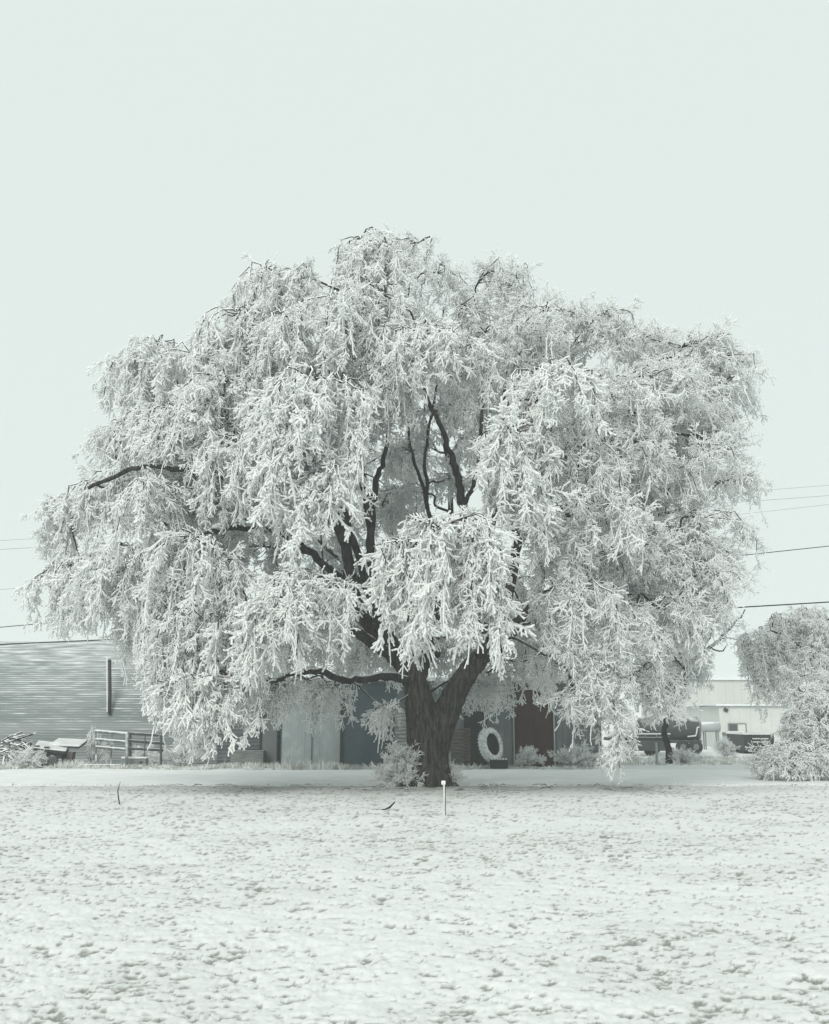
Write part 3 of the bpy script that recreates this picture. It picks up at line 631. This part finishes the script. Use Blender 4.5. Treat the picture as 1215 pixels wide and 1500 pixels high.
# ------------------------------------------------------------------ tank trailer
TKY = 55
a, b_ = at(940,1070,TKY), at(1027,1070,TKY)
TK = empty('tank_trailer', ((a.x+b_.x)/2, TKY, -.1), label='dark cylindrical tank on a wheeled frame seen past the leaning tree', cat='tank trailer')
Lt = b_.x-a.x; zc = at(1000,1068,TKY).z+.1; tr = .58
m_tank = mat('dark_tank', (.045,.052,.053), .45, .4, noise_col=(.07,.078,.08), scale=1.5, frost=.75, flo=.55, fhi=1.15)
MB().lathe([(.02,-Lt/2-.14),(tr*.6,-Lt/2-.1),(tr*.93,-Lt/2),(tr,-Lt/2+.1),(tr,Lt/2-.1),(tr*.96,Lt/2)], 28, 'x', (0,.6,zc)).build('tank', m_tank, TK, smooth=True)
MB().lathe([(tr*1.03,Lt/2-.08),(tr*1.03,Lt/2+.03),(tr*.9,Lt/2+.03),(tr*.9,Lt/2-.05)], 28, 'x', (0,.6,zc), closed=True).build('end_ring', m_grey, TK, smooth=True)
MB().box((0,.6,zc-tr-.05),(Lt*1.02,.9,.1)).build('frame', m_black, TK)
MB().tube([(Lt/2-.1,-.1,zc+.1),(Lt/2-.2,-.12,zc+.08),(Lt/2-.24,-.12,zc-.15),(Lt/2-.3,-.12,zc-.32),(Lt/2-.7,-.12,zc-.36)], .035, 8).build('hose', m_frost, TK, smooth=True)
for xx in (Lt*.18, Lt*.40, -Lt*.3):
    wl = MB().lathe([(.05,-.1),(.30,-.1),(.34,-.06),(.34,.06),(.30,.1),(.05,.1)], 20, 'y', (xx,-.02,.34)).build('wheel', m_black, TK, smooth=True)
    MB().lathe([(.02,-.125),(.13,-.12),(.15,-.105)], 14, 'y', (xx,-.02,.34)).build('hub', m_grey, wl)
MB().box((0,-.05,.62),(Lt*1.0,.08,.10)).build('side_rail', m_tank, TK)
# low flat trailer
FY = 52
a, b_ = at(893,1088,FY), at(983,1088,FY)
FT = empty('flat_trailer', ((a.x+b_.x)/2, FY, -.1), label='low dark flat trailer with frosted side rails under the hanging branches', cat='trailer')
L_ = b_.x-a.x; 
MB().box((0,.8,.78),(L_,1.5,.14)).build('deck', m_black, FT); MB().box((0,.02,1.02),(L_,.05,.05)).build('side_rail', m_frost, FT)
MB().box((0,.02,.46),(L_*.98,.05,.44)).build('side_panel', m_tank, FT)
for xx in np.linspace(-L_/2+.1, L_/2-.1, 6): MB().box((xx,.05,.94),(.05,.05,.16)).build('stake', m_grey, FT)
for xx in (-.5,.5): MB().lathe([(.05,-.1),(.24,-.1),(.27,-.06),(.27,.06),(.24,.1),(.05,.1)], 18, 'y', (xx,.3,.27)).build('wheel', m_black, FT, smooth=True)
# small pale tank behind
a, b_ = at(1028,1065,62), at(1054,1065,62)
ST = empty('small_tank', ((a.x+b_.x)/2, 62, -.1), label='small pale horizontal tank on legs between dark tank and whitewashed building', cat='tank')
Ls = b_.x-a.x; zz = at(1040,1065,62).z+.1; m_ptank = mat('pale_tank', (.34,.37,.37), .6, .3, frost=.8, flo=.4, fhi=.9)
MB().lathe([(.02,-Ls/2-.06),(.22,-Ls/2-.03),(.28,-Ls/2),(.28,Ls/2),(.22,Ls/2+.03),(.02,Ls/2+.06)], 20, 'x', (0,0,zz)).build('tank', m_ptank, ST, smooth=True)
for s_ in (-1,1):
    for y_ in (-.2,.2): MB().box((s_*Ls*.35,y_,(zz-.2)/2),(.06,.06,zz-.2)).build('leg', m_grey, ST)
# post by the leaning tree
p = at(962,1106,42.5); o = MB().tube([(0,0,-.1),(.01,0,.4),(0,0,.82)], [.05,.048,.045], 8).build('fence_post', m_ptank, loc=(p.x,p.y,-.08)); tag(o, 'short pale post standing just left of the leaning tree trunk', 'post')

# ------------------------------------------------------------------ pipe panels
PY = 40.2
m_railsnow = mat('frosted_pipe', (.10,.115,.115), .7, .2, frost=1, flo=-.15, fhi=.35, fcol=(.66,.69,.69))
m_raildark = mat('bare_pipe', (.07,.082,.082), .7, .2, frost=.7, flo=.35, fhi=.8)
def pipe_panel(label, corners, mids, legs, m, wide):
    """corners: top-left, top-right px; three rails"""
    o = empty('pipe_panel', (at(corners[0][0],1126,PY).x, PY, -.08), label=label, cat='livestock panel', group='pipe panels in front of the arched shed')
    def l(px, py, Y=PY): p = at(px, py, Y); return (p.x-o.location.x, p.y-o.location.y, p.z-o.location.z)
    for (xa, ya, Ya), (xb, yb, Yb), r in mids: 
        A, B_ = l(xa, ya, Ya), l(xb, yb, Yb); mb = MB().tube([A, B_], r, 8); mb.build('rail', m, o, smooth=False)
    for x, y0, y1, Y, r in legs: MB().tube([l(x, y0, Y), (l(x, y1, Y)[0], l(x, y1, Y)[1], -.02)], r, 8).build('post', m, o)
    return o
pipe_panel('left pipe livestock panel with thick frost on its three rails', ((141,1070),), 
  [((141,1071,40.8),(188,1075,39.6),.062),((141,1083,40.8),(187,1087,39.6),.055),((141,1094,40.8),(187,1098,39.6),.055)],
  [(141,1071,1124,40.8,.035),(186,1075,1126,39.6,.055),(164,1073,1096,40.2,.03)], m_railsnow, 1)
pipe_panel('right pipe livestock panel of bare dark rails joined to the frosted one', ((190,1074),),
  [((189,1074,39.7),(232,1077,40.3),.05),((189,1085,39.7),(242,1089,40.5),.055),((189,1096,39.7),(239,1099,40.5),.05)],
  [(191,1074,1118,40.6,.06),(236,1077,1128,40.4,.045),(213,1076,1098,40,.02)], m_raildark, 1)
m_board = mat('weathered_board', (.13,.13,.12), .9, .1, noise_col=(.2,.2,.18), scale=3, stretch=(.5,4,4), frost=1, flo=.1, fhi=.4)
def ground_thing(name, label, cat, px, py, Y, fn):
    p = at(px, py, Y); o = empty(name, (p.x, Y, -.08), label=label, cat=cat); fn(o); return o
p = at(147,1123,40); tag(MB().box((0,0,.06),(1.45,.22,.09),j=.01).build('plank', m_board, loc=(p.x,40,-.07), bevel=.01), 'snow covered plank lying left of the pipe panel feet', 'plank')
def f(o):
    MB().box((0,.2,.17),(.85,.4,.30)).build('case', m_grey, o, bevel=.01); MB().box((0,.2,.35),(.9,.45,.05)).build('lid', m_frost, o); MB().box((.25,-.012,.16),(.10,.02,.12)).build('latch', m_black, o)
ground_thing('low_crate', 'low grey crate with a snowy lid at the middle panel post', 'crate', 196, 1126, 39.9, f)
# ------------------------------------------------------------------ snow-covered implement
def f(o):
    s = .026
    MB().box((-.35,.3,.85),(1.55,.9,.11),rot=(.30,.10,.1)).build('front_deck', m_black, o); MB().box((-.35,.3,.93),(1.6,.95,.07),rot=(.30,.10,.1)).build('snow_cover', m_frost, o, bevel=.03)
    MB().box((.35,.7,1.0),(1.55,.9,.09),rot=(.28,.03,-.15)).build('rear_deck', m_black, o); MB().box((.35,.7,1.08),(1.6,.95,.08),rot=(.28,.03,-.15)).build('snow_cover', m_frost, o, bevel=.03)
    for x_ in (-.95,-.45): MB().box((x_,-.17,.87+(-.1)*(x_+.35)),(.26,.06,.07)).build('slot', m_black, o)
    MB().box((.1,.4,.55),(1.3,.5,.35),rot=(0,.1,0)).build('chassis', mat('rusty_dark', (.045,.04,.038), .9, noise_col=(.08,.07,.065), scale=5, frost=.7, flo=.4, fhi=.8), o)
    MB().box((.75,.1,.2),(.42,.25,.22)).build('foot', m_black, o); MB().box((.35,.3,.42),(.25,.3,.7)).build('pillar', m_black, o)
    w_ = MB().lathe([(.12,-.07),(.22,-.08),(.27,-.04),(.27,.04),(.22,.08),(.12,.07)], 18, 'y', (-.15,-.05,.27)).build('wheel', m_tank, o, smooth=True)
    MB().box((-.2,.2,.10),(1.8,.1,.08)).build('drawbar', m_black, o)
FI = ground_thing('farm_implement', 'old farm implement with tilted snow covered decks near the left edge', 'farm machine', 82, 1124, 40.2, f); FI.scale = (.72,.72,.80)
# brush pile
p = at(8,1124,40); BP = empty('brush_pile', (p.x,40.4,-.08), label='tangled pile of frosted branches and boards at the far left edge', cat='brush pile')
r_ = np.random.default_rng(2); 
for k in range(46):
    a = r_.uniform(0, 6.28); x_, y_ = r_.normal(0,.55), r_.normal(0,.4); hh = max(.1, 1.15-abs(x_)*.7)*r_.uniform(.3,1)
    d = np.array((math.cos(a)*r_.uniform(.3,.9), math.sin(a)*.4, r_.uniform(-.3,.35)))
    MB().tube([np.array((x_,y_,hh))-d*.9, np.array((x_,y_,hh+.04)), np.array((x_,y_,hh))+d*.9], [.035,.03,.02], 5).build('branch', m_twigbark, BP)
ball_bush('yard_bush', 'frosted tangled weeds between brush pile and snow covered implement', 40, 1124, 39.8, .7, .6, 36, 1, .45, 51, .4)

# ------------------------------------------------------------------ plank leaning panels, crate, tyre
m_slat = mat('frosted_slats', (.22,.225,.21), .9, .1, noise_col=(.42,.44,.43), scale=4, stretch=(1,1,6), frost=.8, flo=.2, fhi=.6)
m_rotwood = mat('rotten_wood', (.075,.058,.05), .95, .1, noise_col=(.17,.15,.14), scale=5, stretch=(1,3,8), frost=.8, flo=.3, fhi=.7)
def slatted(name, label, px0, px1, py0, py1, Y, m, n_, cat, tilt=.12):
    a, b_ = at(px0,py0,Y), at(px1,py1,Y); o = empty(name, ((a.x+b_.x)/2, Y, -.08), label=label, cat=cat); W = b_.x-a.x; H_ = a.z+.08; base = max(b_.z+.08, .02)
    for k in range(n_):
        z_ = base+(H_-base)*(k+.5)/n_
        MB().box((r_.normal(0,.01), tilt*z_, z_), (W*r_.uniform(.94,1.0), .04, (H_-base)/n_*.78), rot=(-tilt*.8, r_.normal(0,.012), 0)).build('slat', m, o)
    for s_ in (-1,1): MB().box((s_*W*.46, tilt*(base+H_)/2+.05, (base+H_)/2-.05), (.06,.05,H_-base+.1), rot=(-tilt*.8,0,0)).build('upright', m, o)
    return o
slatted('slatted_gate', 'narrow frosted slatted gate leaning just left of the big trunk', 579, 601, 1040, 1112, 40.2, m_slat, 14, 'gate')
slatted('board_crate', 'brown weathered board crate between the big trunk and the tyre', 659, 690, 1066, 1116, 39.9, m_rotwood, 10, 'crate', .05)
# tyre
m_rub = mat('tyre_rubber', (.014,.015,.016), .8, .2)
m_rubf = mat('frosted_tyre', (.5,.53,.53), .9, .1, noise_col=(.72,.74,.74), scale=6)
p = at(719,1091,39.4)
TR = empty('tractor_tyre', (p.x, 39.4, p.z), label='big lugged tractor tyre white with frost leaning beside the brown door', cat='tyre')
TR.rotation_euler = (Matrix.Rotation(math.radians(-15), 3, 'Y') @ Matrix.Rotation(math.radians(52), 3, 'Z')).to_euler(); TR.scale = (.82,.82,.82)
Ro = .74
MB().lathe([(.47,-.15),(.52,-.18),(.62,-.18),(.67,-.16),(.69,0),(.67,.16),(.62,.18),(.52,.18),(.47,.15),(.48,0)], 40, 'y', closed=True).build('tyre_ring', m_rubf, TR, smooth=True)
MB().lathe([(.02,-.05),(.30,-.06),(.475,-.11),(.475,.11),(.30,.06),(.02,.05)], 30, 'y').build('wheel_disc', m_rub, TR, smooth=True)
lug = MB().box((0,0,0),(.045,.14,.045)).build('lug', m_rubf, TR)
first = True
for k in range(30):
    for s_ in (-1,1):
        t_ = 2*math.pi*(k+.25*s_)/30
        c = lug if first else lug.copy()
        if not first: S.collection.objects.link(c); c.parent = TR
        first = False
        c.location = (math.cos(t_)*.70, s_*.09, math.sin(t_)*.70); c.rotation_euler = (0, -t_, s_*.35)
p = at(729,1116,39.3)
def f(o):
    MB().box((0,0,.16),(.62,.3,.30)).build('body', m_black, o, bevel=.02)
    for k in range(6): MB().box((-.25+.1*k,-.02,.33),(.05,.28,.05)).build('tread_block', m_frost, o)
ground_thing('black_block', 'black block with frosted ridges under the tractor tyre', 'block', 731, 1118, 39.2, f)
# leaning post at trunk
p = at(656,1146,28.7); o = MB().tube([(0,0,-.05),(.03,0,.45),(.02,0,.82)], [.045,.045,.04], 8).build('short_post', m_ptank, loc=(p.x+.02,28.75,0)); tag(o, 'short frosted post tight against the right side of the big trunk', 'post')

# stakes and sticks on the lawn
g = at(651,1196,0.0001+1.7*1.0523/ (math.cos(0)*0.09125)) ; Yg_ = 19.6
def groundY(py): dy = (750-py)/F; return CH*(1-dy*TANP)/(-(TANP+dy))
Ys = groundY(1195); p = at(651,1195,Ys)
m_stake = mat('white_stake', (.62,.64,.63), .6, .2, noise_col=(.5,.52,.51), scale=20)
SK = empty('marker_stake', (p.x, Ys, 0), label='thin white marker stake standing in the lawn in front of the trunk', cat='stake')
hgt = at(651,1144,Ys).z
MB().box((0,0,hgt/2-.04),(.032,.022,hgt+.08)).build('shaft', m_stake, SK, bevel=.004)
MB().box((.022,.006,hgt/2-.04),(.012,.03,hgt+.04)).build('dark_edge', m_black, SK); MB().box((-.01,0,hgt-.03),(.075,.04,.07)).build('cap', m_frost, SK, bevel=.01)
Ys = groundY(1179); p = at(177,1179,Ys); hgt = at(177,1145,Ys).z
o = MB().tube([(0,0,-.05),(-.045,0,hgt*.25),(-.07,0,hgt*.6),(-.035,.02,hgt)], [.012,.014,.012,.008], 7).build('curved_stick', m_raildark, loc=(p.x,Ys,0), smooth=True); tag(o, 'curved dark stick standing upright in the snow at left', 'stick')
Ys = groundY(1188); p = at(563,1188,Ys)
o = MB().tube([(-.25,0,.02),(0,0,.03),(.10,.04,.06),(.19,.08,.16)], [.010,.014,.022,.022], 6).build('fallen_stick', m_limb, loc=(p.x,Ys,0), smooth=True); tag(o, 'short dark broken stick lying on the lawn left of the stake', 'stick')

# ------------------------------------------------------------------ frosted weeds along the foot of the buildings
m_weed = mat('frosted_weed', (.52,.52,.48), .95, .05, noise_col=(.76,.78,.77), scale=1.5)
wv, wf_ = [], []; k = 0
def weed(x, y, z, hh, sp, n_):
    global k
    for _ in range(n_):
        a = RNG.uniform(0, 6.28); wdt = RNG.uniform(.007,.018); lx, ly = RNG.normal(0, sp, 2); ca, sa = math.cos(a)*wdt, math.sin(a)*wdt; H_ = hh*RNG.uniform(.5,1.1)
        bx, by = x+RNG.normal(0,.05), y+RNG.normal(0,.05)
        wv.extend([(bx-ca,by-sa,z),(bx+ca,by+sa,z),(bx+lx*.5+ca*1.1,by+ly*.5+sa*1.1,z+H_*.55),(bx+lx*.5-ca*1.1,by+ly*.5-sa*1.1,z+H_*.55),(bx+lx*1.3,by+ly*1.3,z+H_)])
        wf_.extend([(k,k+1,k+2,k+3),(k+3,k+2,k+4)]); k += 5
for i in range(1900):
    px = RNG.uniform(-60, 900); y = RNG.uniform(38.3, 40.6); x = at(px, 1100, y).x
    if noise(np.array([x*.6]), np.array([y]), 78)[0] < .42: continue
    hh = .05+.30*noise(np.array([x*.9]), np.array([y*.5]), 77)[0]**1.4; weed(x, y, -.1, hh*(1.3 if 395 < px < 500 else 1), .12, 7)
for i in range(900):
    px = RNG.uniform(900, 1250); y = RNG.uniform(42, 50); weed(at(px,1100,y).x, y, -.1, RNG.uniform(.05,.22), .06, 5)
for i in range(260):
    x = RNG.uniform(-17,17); y = LAWN+.3*(noise(np.array([x*.5]), np.array([3.]), 5)[0]-.5)+RNG.uniform(-.3,.1); weed(x, y, -.02, RNG.uniform(.02,.07), .03, 3)
me = bpy.data.meshes.new('frosted_weeds'); me.from_pydata(wv, [], wf_); me.materials.append(m_weed)
o = bpy.data.objects.new('frosted_weeds', me); S.collection.objects.link(o); tag(o, 'frosted weeds along the foot of the sheds and yard', 'weeds', kind='stuff')
# twigs fallen / soil drift hump under buildings: low snow bank
mbt = MB()
for i in range(70):
    a = RNG.uniform(0, 6.28); rr_ = RNG.uniform(.8, 7.5); x, y = TX+rr_*math.cos(a), min(TY+.5*rr_*math.sin(a)-.8, 28.4); L_ = RNG.uniform(.08,.3); b2 = RNG.uniform(0,3.1)
    dx, dy = math.cos(b2)*L_, math.sin(b2)*L_; mbt.tube([(x-dx,y-dy,.0),(x,y,.035),(x+dx,y+dy,.01)], .008, 4)
o = mbt.build('fallen_twigs', m_limb); tag(o, 'thin dark twigs fallen on the snow under the big tree', 'twigs', kind='stuff')
# ------------------------------------------------------------------ overhead wires
m_wire = mat('wire', (.02,.022,.022), .7, .2); m_wiref = mat('frosted_wire', (.30,.32,.32), .8, .1)
def wire(x0, y0, x1, y1, Y, r, label, m, Ya=None):
    A, B_ = at(x0, y0, Ya or Y), at(x1, y1, Y); A0 = A+(A-B_)*.8; B0 = B_+(B_-A)*.8; L_ = (B0-A0).length; pts = []
    for i in range(41):
        t_ = i/40; p = A0.lerp(B0, t_); p.z -= 4*.012*L_*t_*(1-t_)*.5; pts.append(p)
    z0 = pts[20].z-(A.lerp(B_, .5)).z
    for p in pts: p.z -= z0*.75
    o = MB().tube(pts, r, 5, False).build('power_wire', m, smooth=True); tag(o, label, 'wire', 'overhead wires crossing behind the tree'); return o
wire(0,942,1215,880,36,.022,'lowest and thickest black overhead wire crossing behind the tree', m_wire)
wire(0,917,1215,798,40,.016,'second lowest dark overhead wire rising to the right', m_wire)
wire(0,862,1215,737,60,.012,'thin pale wire, lowest of the three fine ones at right', m_wiref)
wire(0,803,1215,724,60,.014,'thin pale wire, middle of the three fine ones at right', m_wiref)
wire(0,790,1215,709,62,.012,'thin pale wire, topmost of the three fine ones at right', m_wiref)

# ------------------------------------------------------------------ air
hv = bpy.data.materials.new('haze_air'); hv.use_nodes = True; t = hv.node_tree; t.nodes.clear()
ou = t.nodes.new('ShaderNodeOutputMaterial'); pv = t.nodes.new('ShaderNodeVolumePrincipled'); pv.inputs['Density'].default_value = .0018
pv.inputs['Color'].default_value = (.95,.98,.97,1); pv.inputs['Anisotropy'].default_value = .1
t.links.new(pv.outputs[0], ou.inputs['Volume'])
hz = MB().box((0, 760, 9.5), (1800, 1560, 21)).build('haze', hv); tag(hz, kind='stuff'); hz['label'] = 'thin winter mist over the whole yard'; hz['category'] = 'mist'
